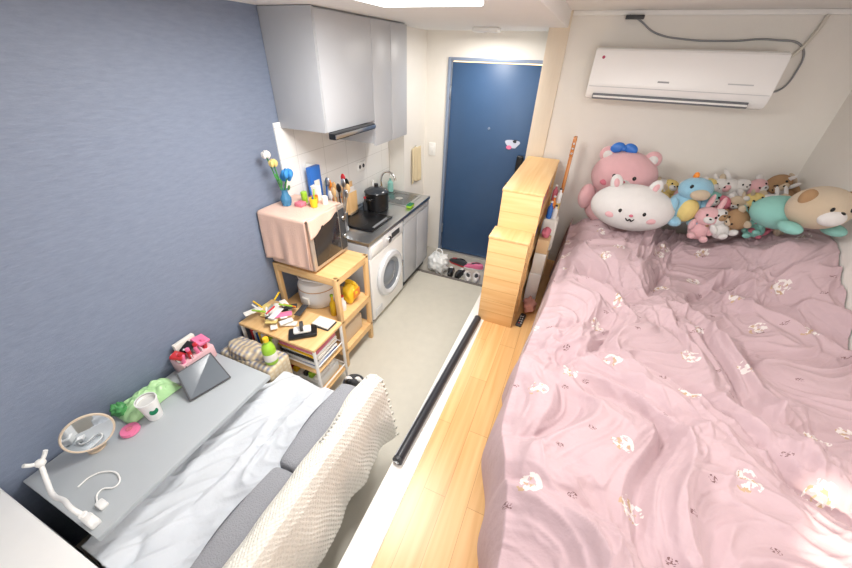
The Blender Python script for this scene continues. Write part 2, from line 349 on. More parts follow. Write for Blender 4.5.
# microwave
mw=root('microwave_oven')
mx0,mx1,my0,my1,mz0,mz1=-1.83,-1.47,1.545,1.945,.862,1.235
M_mwb=mat('tan_enamel','#d9b7a3',.4)
box('body',mx0,mx1,my0,my1,mz0,mz1,M_mwb,mw,bev=.015,seg=3)
box('front_frame',mx1-.002,mx1+.02,my0+.003,my1-.003,mz0+.005,mz1-.005,mat('silver_frame','#c3b7ac',.3,metal=.5),mw,bev=.008,seg=3)
box('door_glass',mx1+.018,mx1+.026,my0+.035,my1-.09,mz0+.035,mz1-.035,mat('smoked_glass','#34302f',.12),mw,bev=.004)
box('control_strip',mx1+.018,mx1+.026,my1-.08,my1-.015,mz0+.03,mz1-.03,M_dark,mw,bev=.004)
cyl('knob_1',(mx1+.034,my1-.048,1.14),.018,.02,M_chrome,mw,axis='x');cyl('knob_2',(mx1+.034,my1-.048,1.0),.018,.02,M_chrome,mw,axis='x')
for y in (my0+.04,my1-.04):
    for x in (mx0+.04,mx1-.04): cyl('foot',(x,y,.855),.015,.018,M_black,mw)
# cloth over microwave
M_cloth=mat('salmon_cotton_cloth','#e6c1af',.85,bump=.35,bs=140,sheen=.2)
cl=root('microwave_cover_cloth')
def cf(a,b_):
    L1=.335;L2=.36;s=a*(L1+L2)
    x=lerp(mx0-.012,mx1+.012,b_)
    wv=.005*sin(b_*13)+.003*sin(b_*25+1)
    if s<L1: return (x,my0-.014-wv*(1-s/L1)*1.6-.014*(1-s/L1),mz1+.008-(L1-s)+.012*sin(b_*6)*(1-s/L1))
    t=(s-L1);return (x,my0-.010+t,mz1+.008+.0015*sin(b_*9+t*20))
surf('front_drape',cf,54,40,M_cloth,cl,thick=.003)
def cf2(a,b_):
    y=lerp(my0-.005,my0+.3,b_);s=a*.13*(1-.75*b_)
    return (mx1+.031+.006*sin(b_*11)*a,y,mz1+.008-s)
surf('side_flap',cf2,16,24,M_cloth,cl,thick=.003)
surf('top_lip',lambda a,b_:(lerp(mx1+.010,mx1+.031,a),lerp(my0-.005,my0+.3,b_),mz1+.0085),4,12,M_cloth,cl,thick=.003)
zt=mz1+.012
u=root('flower_vase')
lathe('vase',(-1.74,1.70,zt),[(0,0),(.026,0),(.034,.02),(.036,.05),(.022,.08),(.02,.10),(.026,.11),(.022,.11),(.016,.08),(.03,.04),(0,.01)],mat('blue_glass','#5aa7d6',.08,trans=.5),u)
M_stem=mat('stem_green','#3f8a45',.6)
mb=mat('petal_blue','#3b8fd4',.7)
for i,(dx,dy,hz,mm) in enumerate(((-.03,-.06,.33,M_wplush),(.0,-.045,.28,M_yel),(.025,.03,.20,mb),(-.01,.05,.17,mb))):
    tube('stem_%d'%i,[(-1.74,1.70,zt+.02),(-1.74+dx*.3,1.70+dy*.3,zt+.12),(-1.74+dx,1.70+dy,zt+hz)],.004,M_stem,u)
    k_=1.35 if i>1 else 1
    for ring,(n_,rr,hh_) in enumerate(((5,.016,.0),(3,.007,.008))):
        for j in range(n_):
            a=j*2*pi/n_+ring;sph('petal',(-1.74+dx+k_*rr*cos(a),1.70+dy+k_*rr*sin(a),zt+hz+.008+hh_),(.014*k_,.010*k_,.02*k_),mm,u,seg=12,rot=(0,0,a))
    sph('leaf_%d'%i,(-1.74+dx*.6+.012,1.70+dy*.6,zt+hz*.6),(.004,.012,.03),M_stem,u,rot=(.5,.3*i,0),seg=12)
u=root('small_cup_set')
lathe('yellow_cup',(-1.56,1.76,zt),[(0,0),(.022,0),(.028,.06),(.025,.06),(.02,.006),(0,.006)],M_yellow,u)
lathe('orange_cup',(-1.60,1.82,zt),[(0,0),(.022,0),(.026,.05),(.023,.05),(.02,.006),(0,.006)],M_orange,u)
lathe('small_jar',(-1.53,1.84,zt),[(0,0),(.02,0),(.022,.05),(.018,.055),(0,.055)],M_paper,u)
lathe('green_jar',(-1.67,1.80,zt),[(0,0),(.02,0),(.022,.07),(.018,.075),(0,.075)],M_green,u)
tube('brush_1',[(-1.56,1.76,zt+.02),(-1.55,1.77,zt+.12)],.004,M_green,u,poly=True);tube('brush_2',[(-1.565,1.765,zt+.02),(-1.58,1.77,zt+.13)],.004,M_bluep,u,poly=True)
box('pink_dish',-1.68,-1.62,1.70,1.76,zt,zt+.03,M_rose,u,bev=.008)
box('white_carton',-1.66,-1.60,1.86,1.90,zt,zt+.10,M_paper,u,bev=.003)
# rice cooker
rc=root('rice_cooker')
lathe('body',(-1.62,1.725,.471),[(0,0),(.13,0),(.145,.02),(.15,.10),(.142,.15),(.13,.155),(0,.155)],M_white,rc)
lathe('lid',(-1.62,1.725,.627),[(.144,0),(.146,.015),(.13,.05),(.08,.07),(0,.075)],M_white,rc)
lathe('band',(-1.62,1.725,.622),[(.147,0),(.149,.004),(.147,.008)],mat('wood_band','#caa27a',.5),rc)
cyl('vent',(-1.65,1.725,.703),.02,.01,M_steel,rc)
box('front_panel',-1.65,-1.59,1.565,1.585,.52,.58,M_paper,rc,bev=.004)
tube('handle',[(-1.73,1.65,.70),(-1.65,1.60,.725),(-1.55,1.62,.72),(-1.50,1.67,.69)],.008,M_white,rc)
u=root('yellow_snack_bag')
sph('bag',(-1.38,1.82,.56),(.055,.08,.085),M_yellow,u,lump=.4);sph('crimp',(-1.38,1.82,.645),(.05,.012,.025),M_yellow,u);box('label',-1.328,-1.322,1.78,1.86,.53,.6,M_orange,u,bev=.002)
u=root('sauce_bottles')
for i,(x,y,hh,mm) in enumerate(((-1.40,1.61,.17,M_yellow),(-1.35,1.62,.14,M_orange),(-1.37,1.69,.12,M_white))):
    lathe('bottle_%d'%i,(x,y,.471),[(0,0),(.022,0),(.024,.01),(.024,hh*.6),(.01,hh*.8),(.01,hh),(0,hh)],mm,u);cyl('cap_%d'%i,(x,y,.471+hh+.008),.012,.016,M_red if i else M_green,u)
u=root('pantry_box')
box('carton',-1.52,-1.33,1.62,1.86,.182,.33,mat('kraft_card','#d9c3a6',.8),u,bev=.004)
for i in range(6): box('packet_%d'%i,-1.50+.026*i,-1.482+.026*i,1.64,1.84,.19,.36+.01*(i%3),[M_red,M_yellow,M_white,M_white,M_orange,M_paper][i],u,bev=.003)
box('cream_crate',-1.80,-1.56,1.60,1.88,.182,.36,mat('crate_cream','#e7dccb',.6),u,bev=.01)
u=root('paper_bag_pile')
for i in range(3): box('bag_%d'%i,-1.77+.06*i,-1.74+.06*i,1.6,1.88,.001,.12-.02*i,[M_paper,M_pinkp,M_paper][i],u,bev=.004)
# ------------------------------------------------------------------ side table
s=root('white_side_trolley')
TX0,TX1,TY0,TY1=-1.84,-1.21,1.155,1.46
M_fr=mat('white_metal_frame','#eceae6',.35)
for x in (TX0+.012,TX1-.012):
    for y in (TY0+.012,TY1-.012):
        cyl('leg',(x,y,.28),.011,.56,M_fr,s)
box('top',TX0,TX1,TY0,TY1,.555,.575,M_piney,s,bev=.003)
for z in (.12,.34):
    box('shelf_%d'%int(z*100),TX0+.01,TX1-.01,TY0+.01,TY1-.01,z,z+.015,M_pinex,s,bev=.003)
    for y in (TY0+.012,TY1-.012): tube('rail',[(TX0+.012,y,z+.06),(TX1-.012,y,z+.06)],.005,M_fr,s,poly=True)
    tube('rail_e',[(TX1-.012,TY0+.012,z+.06),(TX1-.012,TY1-.012,z+.06)],.005,M_fr,s,poly=True)
b=root('magazine_stack')
z=.356
for i in range(9):
    t=.010+.006*(i%3);box('mag_%d'%i,-1.56+.01*(i%3),-1.245+.008*(i%2),1.19+.01*(i%2),1.41,z,z+t,[M_paper,M_bluep,M_white,M_white,M_dark,M_paper,M_yellow,M_white,M_rose][i],b,bev=.001,rot=(0,0,.03*(i%3-1)));z+=t+.0005
b=root('book_row')
for i in range(9):
    box('book_%d'%i,-1.80+.024*i,-1.78+.024*i,1.19,1.40,.356,.51-.012*(i%3),[M_red,M_paper,M_bluep,M_yellow,M_white,M_pinkp,M_dark,M_green,M_paper][i],b,bev=.001)
b=root('storage_tray')
box('tray',-1.60,-1.26,1.18,1.42,.136,.22,mat('clear_tray','#dfe3e3',.25),b,bev=.01)
for i in range(7): box('item_%d'%i,-1.58+.045*i,-1.55+.045*i,1.20,1.40,.15,.24+.01*(i%3),[M_white,M_red,M_yellow,M_paper,M_dark,M_green,M_white][i],b,bev=.003)
b=root('craft_clutter')
z0=.5765
random.seed(21)
for i in range(22):
    x=random.uniform(-1.79,-1.50);y=random.uniform(1.19,1.41);a=random.uniform(0,3);l=random.uniform(.025,.065)
    box('piece_%d'%i,x-l,x+l,y-.022,y+.022,z0+.003*i,z0+.003*i+.008,random.choice([M_white,M_paper,M_paper,M_paper,M_white,M_yel,M_white,M_dark,M_pinkp,M_gcab]),b,bev=.002,rot=(random.uniform(-.06,.06),0,a))
for i in range(8):
    x=random.uniform(-1.78,-1.55);y=random.uniform(1.2,1.38);a=random.uniform(0,3)
    tube('marker_%d'%i,[(x,y,.655+.004*i),(x+.1*cos(a),y+.08*sin(a),.66+.004*i)],.006,random.choice([M_green,M_yellow,M_red,M_white,M_orange]),b,poly=True)
b=root('tape_dispenser')
box('base',-1.46,-1.28,1.20,1.30,.577,.605,M_black,b,bev=.012,rot=(0,0,.7));box('white_top',-1.425,-1.315,1.22,1.28,.605,.63,M_white,b,bev=.01,rot=(0,0,.7))
lathe('roll',(-1.37,1.25,.645),[(.02,-.01),(.034,-.01),(.034,.01),(.02,.01),(.02,-.01)],M_dark,b,rot=(0,pi/2,.7))
b=root('grey_notebook');box('cover',-1.38,-1.24,1.34,1.44,.577,.587,M_dark,b,bev=.002);box('pages',-1.375,-1.245,1.345,1.435,.587,.597,M_paper,b,bev=.001)
# plaid storage bin + bottle
def plaid():
    m=bpy.data.materials.new('plaid_fabric');m.use_nodes=True;nt=m.node_tree;N=nt.nodes;L=nt.links;bb=N['Principled BSDF']
    tc=N.new('ShaderNodeTexCoord');w1=N.new('ShaderNodeTexWave');w1.bands_direction='X';w1.inputs['Scale'].default_value=9
    w2=N.new('ShaderNodeTexWave');w2.bands_direction='Y';w2.inputs['Scale'].default_value=9
    w3=N.new('ShaderNodeTexWave');w3.bands_direction='Z';w3.inputs['Scale'].default_value=9
    for w in (w1,w2,w3): L.new(tc.outputs['Object'],w.inputs['Vector'])
    a=N.new('ShaderNodeMixRGB');a.blend_type='MIX';a.inputs[1].default_value=lin('#e8dcc0');a.inputs[2].default_value=lin('#7583a6');L.new(w1.outputs['Fac'],a.inputs[0])
    c_=N.new('ShaderNodeMixRGB');c_.inputs[2].default_value=lin('#c2a876');mm=N.new('ShaderNodeMath');mm.operation='MULTIPLY';mm.inputs[1].default_value=.55
    ad=N.new('ShaderNodeMath');ad.operation='MAXIMUM';L.new(w2.outputs['Fac'],ad.inputs[0]);L.new(w3.outputs['Fac'],ad.inputs[1]);L.new(ad.outputs[0],mm.inputs[0]);L.new(mm.outputs[0],c_.inputs[0]);L.new(a.outputs[0],c_.inputs[1])
    L.new(c_.outputs[0],bb.inputs['Base Color']);bb.inputs['Roughness'].default_value=.9
    return m
pl=root('plaid_storage_bin');PM=plaid()
box('bin',-1.83,-1.40,.95,1.135,.0,.50,PM,pl,bev=.03,seg=4);sph('lid_puff',(-1.66,1.035,.50),(.15,.075,.055),PM,pl,lump=.3)
bt=root('green_spray_bottle')
lathe('body',(-1.445,1.03,.501),[(0,0),(.036,0),(.04,.01),(.04,.11),(.032,.14),(.014,.155),(.014,.17),(0,.17)],M_green,bt)
lathe('band',(-1.445,1.03,.53),[(.0405,0),(.041,.002),(.041,.055),(.0405,.057)],M_paper,bt)
cyl('cap',(-1.445,1.03,.685),.017,.03,M_yellow,bt)
# ------------------------------------------------------------------ desk
dk=root('low_grey_desk')
M_desk=mat('pale_grey_laminate','#b6bcc0',.35,var=.02)
box('top',-1.845,-1.325,.02,.905,.53,.56,M_desk,dk,bev=.004)
for y in (.04,.86): box('side_%d'%int(y*100),-1.83,-1.50,y,y+.022,0,.53,M_desk,dk,bev=.003)
box('back_panel',-1.84,-1.825,.06,.86,.2,.53,M_desk,dk,bev=.002)
wc=root('white_bedside_cabinet')
box('carcass',-1.845,-1.10,-.62,-.035,0,.60,M_white,wc,bev=.006);box('top',-1.85,-1.09,-.63,-.03,.60,.622,M_white,wc,bev=.006)
for i in range(3): box('drawer_%d'%i,-1.10,-1.085,-.61,-.045,.02+.195*i,.205+.195*i,M_white,wc,bev=.004);box('pull_%d'%i,-1.086,-1.075,-.38,-.28,.12+.195*i,.135+.195*i,M_steel,wc,bev=.002)
dz=.5605
mi=root('round_table_mirror')
rotm=(radians(80),0,radians(74))
mc=Vector((-1.70,.245,dz+.125))
M_rim=mat('beige_rim','#d8c6b0',.4)
lathe('rim',mc,[(.083,-.005),(.089,-.006),(.092,0),(.089,.006),(.083,.005),(.083,-.005)],M_rim,mi,rot=rotm)
lathe('glass',mc,[(.084,.003),(0,.003)],mat('mirror_silver','#e8ecef',.03,metal=1,var=0),mi,rot=rotm)
lathe('backing',mc,[(.084,-.004),(0,-.004)],M_white,mi,rot=rotm)
tube('stand',[mc+Vector((-.012,0,-.085)),(-1.72,.24,dz+.02),(-1.725,.24,dz+.008)],.006,M_rim,mi)
cyl('base',(-1.725,.24,dz+.006),.035,.010,M_rim,mi)
u=root('pink_compact_case');lathe('case',(-1.67,.355,dz),[(0,0),(.036,0),(.04,.006),(.038,.02),(0,.022)],M_pinkp,u);cyl('logo',(-1.67,.355,dz+.0235),.014,.002,M_rose,u)
u=root('coffee_tumbler')
lathe('cup',(-1.645,.46,dz),[(0,0),(.03,0),(.032,.004),(.044,.125),(.041,.125),(.029,.008),(0,.008)],M_white,u)
lathe('coffee_rim',(-1.645,.46,dz+.125),[(.041,0),(.046,.0),(.046,.006),(.041,.006)],M_white,u)
cyl('inside',(-1.645,.46,dz+.11),.039,.004,mat('cup_inside','#d8d8d4',.5),u)
cyl('round_logo',(-1.6075,.452,dz+.07),.019,.003,mat('logo_green','#0f7a52',.4),u,rot=(0,pi/2-.12,-.15))
u=root('green_tissue_pouch')
M_gb=mat('translucent_green_bag','#b4e0a6',.3,bump=.3,bs=30)
def pouch(a,b_):
    x=lerp(-1.838,-1.695,a);y=lerp(.375,.64,b_)
    e=max(0,sin(pi*a))**.5*max(0,sin(pi*b_))**.5
    n=noise.noise(Vector((x*18,y*14,3)));n2=abs(noise.noise(Vector((x*30,y*22,8))))
    return (x+.008*n,y+.01*n,dz+.004+e*(.07+.025*n+.04*n2))
surf('pouch_body',pouch,60,80,M_gb,u)
sph('knot',(-1.79,.395,dz+.055),(.028,.03,.035),mat('dark_green_bag','#4f9a5b',.3),u,lump=.5,ls=6,crease=.3)
tb=root('tablet_computer')
def quadobj(nm,off,mm,par,ins):
    p0=Vector((-1.56,.585,dz+.012));p1=Vector((-1.50,.795,dz+.012));p2=Vector((-1.665,.83,dz+.11));p3=Vector((-1.69,.64,dz+.11))
    n=(p1-p0).cross(p3-p0).normalized();c0=(p0+p1+p2+p3)/4
    bm=bmesh.new();P=[c0+(p-c0)*ins+n*off for p in (p0,p1,p2,p3)]
    t=[bm.verts.new(p) for p in P];q=[bm.verts.new(p-n*.008) for p in P]
    bm.faces.new(t);bm.faces.new(q[::-1])
    for i in range(4): bm.faces.new((t[i],q[i],q[(i+1)%4],t[(i+1)%4]))
    bmesh.ops.recalc_face_normals(bm,faces=bm.faces[:]);bmesh.ops.bevel(bm,geom=bm.edges[:],offset=.002,segments=2,affect='EDGES')
    return fin(bm,nm,mm,par)
quadobj('case',0,M_dark,tb,1.0);quadobj('screen',.0025,mat('tablet_screen','#6b737b',.15),tb,.93)
tube('kickstand',[(-1.695,.70,dz+.1),(-1.708,.72,dz+.006)],.005,M_dark,tb,poly=True)
cbx=root('cosmetics_organizer')
box('tray',-1.842,-1.725,.70,.895,dz,dz+.09,mat('clear_pink_case','#efc3ca',.2),cbx,bev=.01)
for i in range(2): box('divider_%d'%i,-1.84,-1.727,.76+.065*i,.764+.065*i,dz+.05,dz+.12,mat('clear_edge','#f2dfe2',.1),cbx,bev=.001)
cols=[M_red,M_pinkp,M_rose,M_black,M_white,M_red,M_white,M_rose]
for i in range(16):
    x=-1.825+.026*(i%4);y=.72+.045*(i//4);hh=.07+.014*((i*5)%4)
    cyl('tube_%d'%i,(x,y,dz+.03+hh/2),.011,hh,cols[(i*3)%8],cbx,rot=(.15*((i%3)-1),.12*((i%2)-.5),0))
    cyl('lid_%d'%i,(x,y,dz+.04+hh),.0115,.02,cols[(i*3+4)%8],cbx,rot=(.15*((i%3)-1),.12*((i%2)-.5),0))
box('black_palette',-1.80,-1.74,.75,.82,dz+.135,dz+.148,M_black,cbx,bev=.003,rot=(.2,.3,.3));box('pink_packet',-1.80,-1.73,.82,.89,dz+.13,dz+.15,M_pinkp,cbx,bev=.003,rot=(-.2,.3,0));box('red_packet',-1.80,-1.74,.69,.75,dz+.125,dz+.145,M_red,cbx,bev=.003,rot=(-.2,.3,.5))
box('white_packet',-1.835,-1.81,.74,.86,dz+.09,dz+.17,M_paper,cbx,bev=.003)
# gooseneck phone holder with cable
g=root('gooseneck_phone_holder')
box('clamp_upper',-1.43,-1.365,.03,.065,dz,dz+.035,M_white,g,bev=.008,seg=3)
cyl('clamp_post',(-1.40,.045,dz+.05),.014,.05,M_white,g)
tube('neck',[(-1.40,.045,dz+.06),(-1.44,.04,dz+.09),(-1.52,.045,dz+.075),(-1.60,.04,dz+.055),(-1.68,.06,dz+.065),(-1.735,.085,dz+.105)],.009,M_white,g,res=14)
sph('ball',(-1.738,.087,dz+.112),(.018,.018,.018),M_white,g)
for s_ in (-1,1): tube('grip_%d'%s_,[(-1.738,.087,dz+.112),(-1.745,.087+.022*s_,dz+.125),(-1.745,.087+.036*s_,dz+.145)],.008,M_white,g)
g=root('charging_cable')
tube('wire',[(-1.60,.10,dz+.005),(-1.60,.15,dz+.005),(-1.56,.19,dz+.005),(-1.50,.20,dz+.005),(-1.46,.17,dz+.005),(-1.50,.13,dz+.005),(-1.45,.09,dz+.005)],.0035,M_white,g)
box('plug',-1.455,-1.41,.085,.115,dz,dz+.018,M_white,g,bev=.005)
# ------------------------------------------------------------------ sofa bench
so=root('low_sofa')
M_sg=mat('grey_upholstery','#94969c',.9,bump=.5,bs=200,sheen=.2)
box('base',-1.385,-.70,-.02,1.03,.04,.20,M_sg,so,bev=.03,seg=3)
box('seat_cushion',-1.385,-.86,-.02,1.04,.202,.365,M_sg,so,bev=.05,seg=5)
def cushion(nm,x0,x1,y0,y1,z0,z1,m,par,puff=.02):
    bm=bmesh.new();bmesh.ops.create_cube(bm,size=1);bmesh.ops.subdivide_edges(bm,edges=bm.edges[:],cuts=9,use_grid_fill=True)
    for v in bm.verts:
        x,y,z=v.co*2
        k=1-.10*(x*x*y*y+y*y*z*z+x*x*z*z)/3*1.6
        e=(1-y*y)
        v.co=Vector((x*k*(1+puff*e)*(x1-x0)/2,y*(1-.05*(x*x+z*z)/2)*(y1-y0)/2,z*k*(1+.12*e*puff*10)*(z1-z0)/2))
    ob=fin(bm,nm,m,par,((x0+x1)/2,(y0+y1)/2,(z0+z1)/2),angle=pi)
    md=ob.modifiers.new('s','SUBSURF');md.levels=1;md.render_levels=1
    return ob
for i,(a,b_) in enumerate(((-.0,.50),(.50,1.0))):
    cushion('back_cushion_%d'%i,-.89,-.715,a,b_,.39,.65,M_sg,so)
    tube('piping_%d'%i,[(-.875,a+.03,.61),(-.89,(a+b_)/2,.635),(-.875,b_-.03,.61)],.005,mat('dark_piping','#5f6269',.8),so)
box('back_frame',-.715,-.69,-.01,1.0,.20,.64,M_sg,so,bev=.015,seg=3)
for x in (-1.33,-.76):
    for y in (.10,.98): cyl('foot',(x,y,.02),.022,.04,M_pine,so)
# quilt on seat
M_quilt=mat('pale_blue_white_quilt','#d6dbe1',.85,bump=.2,bs=60,sheen=.2)
q=root('white_quilt')
def qf(a,b_):
    y=lerp(-.02,1.13,b_);x=lerp(lerp(-1.455,-1.375,sstep(.85,.95,y)),-.875,a)
    x+=.012*noise.noise(Vector((y*3,2,0)))*(.3 if a>.9 else 1)
    n=noise.noise(Vector((x*4+9,y*2.2,1)));w=ridge(Vector((x*6+n*1.4,y*2.2+n,3)));w2=ridge(Vector((x*10-y*6,y*8+n*2,5)))
    bl=abs(noise.noise(Vector((x*5+2,y*3.4,14))))
    z=.41+.02*n+.035*max(0,w-.4)+.018*max(0,w2-.5)+.055*bl
    z-=.20*sstep(1.03,1.13,y+.03*noise.noise(Vector((x*8,0,4))))
    z+=.03*sstep(-1.0,-.88,x)
    return (x,y,z)
surf('cloth',qf,110,210,M_quilt,q,thick=.02)
# throw
M_throw=mat('cream_waffle_throw','#dedbd2',.95,bump=.5,bs=120,sheen=.2)
th=root('knitted_throw')
def tf(a,b_):
    y=lerp(-.02,1.035,b_)
    prof=[(-.765,.665),(-.735,.695),(-.70,.706),(-.665,.69),(-.645,.63),(-.635,.54),(-.625,.45),(-.615,.36),(-.605,.27)]
    t=a*(len(prof)-1);i=min(int(t),len(prof)-2);f=t-i
    x=lerp(prof[i][0],prof[i+1][0],f);z=lerp(prof[i][1],prof[i+1][1],f)
    n=noise.noise(Vector((y*3.5,a*1.5,7)));n2=noise.noise(Vector((y*11,a*3,2)))
    w=sstep(.3,1,a)
    x+=.025*n*w+.014*n2*w+.014*sin(y*19+3*n)*w
    z+=.008*n+.006*n2+.035*n*w*w
    e=sstep(.90,1.035,y)
    x+=.035*e*w;z+=.012*e-.02*e*w
    if a<.15: x+=.03*noise.noise(Vector((y*5,8,1)))
    wv=sin(y*300)*sin(a*120)
    x+=.0028*wv*w;z+=.0028*wv*(1-w)
    return (x,y+.015*noise.noise(Vector((a*6,3,y))),z)
surf('cloth',tf,200,640,M_throw,th,thick=.010)
for i in range(16):
    yy=1.038;t=i/15
    pr=[(-.735,.70),(-.70,.712),(-.665,.695),(-.64,.60),(-.61,.45),(-.58,.27)];tt_=t*5;j=min(int(tt_),4);f=tt_-j
    x=lerp(pr[j][0],pr[j+1][0],f);z=lerp(pr[j][1],pr[j+1][1],f)
    tube('fringe_%d'%i,[(x,yy-.01,z),(x+.004,yy+.015,z-.008),(x+.002,yy+.02,z-.03)],.006,M_throw,th)
# black roll
rl=root('black_roller_tube')
p0=Vector((-.463,.85,PZ+.0345));p1=Vector((-.412,2.11,PZ+.0345));dv=(p1-p0)
rq=dv.to_track_quat('Z','Y').to_euler()
cyl('tube',(p0+p1)/2,.027,dv.length,mat('black_rubber','#2b2d33',.35),rl,rot=rq)
cyl('end_cap',p0-dv.normalized()*.01,.0275,.02,M_dark,rl,rot=rq)
cyl('end_cap_far',p1+dv.normalized()*.01,.0275,.02,M_dark,rl,rot=rq)
cyl('core',p0-dv.normalized()*.022,.012,.006,M_steel,rl,rot=rq)
tube('seam',[p0+Vector((-.019,0,.019)),p1+Vector((-.019,0,.019))],.003,mat('seam_grey','#9da0a7',.4),rl,poly=True)
# ------------------------------------------------------------------ shelf divider
def shelf(nm,x0,x1,y0,y1,z0,z1,levels):
    r_=root(nm)
    t=.018
    box('end_near',x0,x1,y0,y0+t,z0,z1-t,M_pinex,r_,bev=.002)
    box('end_far',x0,x1,y1-t,y1,z0,z1-t,M_pinex,r_,bev=.002)
    box('back',x0,x0+.012,y0+t,y1-t,z0,z1-t,M_piney,r_,bev=.002)
    box('top',x0-.004,x1+.004,y0-.004,y1,z1-t,z1,M_piney,r_,bev=.003)
    for i in range(levels):
        z=z0+.01+(z1-z0-.03)*i/levels
        box('board_%d'%i,x0+.012,x1,y0+t,y1-t,z,z+t,M_piney,r_,bev=.002)
    nsl=6
    for i in range(nsl):
        z=z0+(z1-t-z0)*(i+1)/(nsl+1);box('slat_line_%d'%i,x0+.002,x1-.002,y0-.0012,y0+.001,z-.0015,z+.0015,mat('slat_groove','#cc9f62',.6),r_,bev=0)
    return r_
shelf('low_wooden_bookcase',-.42,-.15,2.16,2.345,PZ+.001,1.107,3)
shelf('tall_wooden_bookcase',-.41,-.135,2.35,3.40,PZ+.001,1.385,4)
b=root('shelf_books')
for lv in range(4):
    z=PZ+.011+.018+(1.385-PZ-.03)*lv/4
    y=2.40
    while y<3.32:
        w_=random.uniform(.018,.05);hh=random.uniform(.12,.19);d_=random.uniform(.12,.2)
        box('book',-.15-d_-.02,-.155,y,y+w_,z+.001,z+hh,random.choice([M_white,M_paper,M_pinkp,M_bluep,M_yellow,M_dark,M_red,M_paper,M_orange]),b,bev=.002);y+=w_+random.choice([.003,.003,.06])
b=root('bedside_clutter')
box('white_box',-.125,-.03,2.55,2.72,PZ+.001,PZ+.30,M_white,b,bev=.005);box('tissue_carton',-.125,-.02,2.74,2.90,PZ+.001,PZ+.42,mat('kraft2','#d9b98e',.8),b,bev=.005)
box('orange_box',-.125,-.03,2.92,3.03,PZ+.001,PZ+.62,M_orange,b,bev=.005);box('white_box_2',-.12,-.03,2.56,2.70,PZ+.302,PZ+.48,M_paper,b,bev=.004)
box('white_bag',-.125,-.01,2.75,2.89,PZ+.425,PZ+.70,M_paper,b,bev=.02,seg=3);box('yellow_packet',-.12,-.03,2.92,3.02,PZ+.622,PZ+.78,M_yel,b,bev=.01)
box('kraft_box',-.12,-.03,2.57,2.69,PZ+.482,PZ+.60,mat('kraft2','#d9b98e'),b,bev=.004)
sph('red_pouch',(-.075,2.63,PZ+.64),(.035,.05,.04),M_rose,b,lump=.3)
for i,(x,y,zb,hh,mm) in enumerate(((-.09,2.78,.70,.13,M_bluep),(-.05,2.80,.70,.10,M_white),(-.08,2.86,.70,.15,M_orange),(-.05,2.95,.78,.11,M_white),(-.09,2.99,.78,.12,M_rose))):
    lathe('bottle_%d'%i,(x,y,PZ+zb+.001),[(0,0),(.018,0),(.02,.008),(.02,hh*.7),(.008,hh*.85),(.008,hh),(0,hh)],mm,b);cyl('cap_%d'%i,(x,y,PZ+zb+hh+.006),.011,.014,M_white if i%2==0 else M_dark,b)
sph('pink_pouch',(-.06,2.46,PZ+.055),(.05,.08,.052),mat('dusty_pink','#e2a79b',.9),b,lump=.5)
b=root('remote_control');box('body',-.115,-.07,2.20,2.37,PZ+.001,PZ+.02,M_dark,b,bev=.006,seg=3,rot=(0,0,-.1))
for i in range(8): cyl('key_%d'%i,(-.100+.016*(i%2),2.23+.03*(i//2),PZ+.0215),.005,.003,M_white if i else M_red,b)
gt=root('acoustic_guitar')
M_gt=wood('guitar_spruce','#b8703a','#cf8c50','z',rough=.25)
pts=[]
for i in range(48):
    a=2*pi*i/48;z=sin(a)*.27;hw=(.14 if z<0 else .105)-.035*exp(-((z-.03)/.07)**2)
    pts.append((cos(a)*hw*1.05,z))
prism('body',pts,.085,M_gt,gt,(-.115,3.22,PZ+.29),(pi/2,0,pi/2),bev=.008)
cyl('sound_hole',(-.028,3.22,PZ+.37),.035,.004,M_dark,gt,axis='x')
box('neck',-.058,-.030,3.19,3.25,PZ+.50,PZ+1.10,M_gt,gt,bev=.006)
box('headstock',-.060,-.030,3.175,3.265,PZ+1.10,PZ+1.25,M_gt,gt,bev=.008)
for i in range(3):
    for s_ in (-1,1): cyl('peg',(-.045,3.22+s_*.052,PZ+1.13+.038*i),.008,.024,M_chrome,gt,axis='y')
# ------------------------------------------------------------------ AC
ac=root('wall_air_conditioner')
ax0,ax1,az0,az1,ay=-.055,1.065,1.885,2.215,3.205
bm=bmesh.new()
prof=[(AW-.001,az0+.03),(3.30,az0),(3.235,az0+.012),(3.208,az0+.05),(3.205,az0+.12),(3.205,az1-.05),(3.22,az1-.012),(3.25,az1),(AW-.001,az1)]
A=[bm.verts.new((ax0,y,z)) for y,z in prof];B=[bm.verts.new((ax1,y,z)) for y,z in prof]
bm.faces.new(A);bm.faces.new(B[::-1])
for i in range(len(prof)): bm.faces.new((A[i],B[i],B[(i+1)%len(prof)],A[(i+1)%len(prof)]))
bmesh.ops.recalc_face_normals(bm,faces=bm.faces[:]);bmesh.ops.bevel(bm,geom=bm.edges[:],offset=.006,segments=3,affect='EDGES')
fin(bm,'shell',mat('ac_white','#f4f4f3',.25,var=.01),ac)
box('front_seam',ax0+.01,ax1-.01,3.2035,3.206,az0+.088,az0+.092,mat('seam','#c9cbcd',.5),ac,bev=0)
box('outlet_slot',ax0+.05,ax1-.10,3.200,3.23,az0+.008,az0+.046,mat('slot_grey','#6d7177',.5),ac,bev=.004)
box('louvre',ax0+.055,ax1-.105,3.190,3.205,az0+.020,az0+.032,M_white,ac,bev=.002)
box('display',ax1-.26,ax1-.12,3.2025,3.205,az0+.14,az0+.147,mat('pale_print','#c0c2c5',.4),ac,bev=0)
box('brand_plate',ax0+.45,ax0+.52,3.2025,3.205,az0+.13,az0+.14,mat('pale_print2','#8f9296',.4),ac,bev=0)
cyl('badge',(ax0+.06,3.204,az1-.06),.010,.003,mat('badge_red','#b0315a',.4),ac,axis='y')
cb=root('ac_power_cable')
M_cab=mat('grey_cable','#8b8d90',.5)
Yc=AW-.022
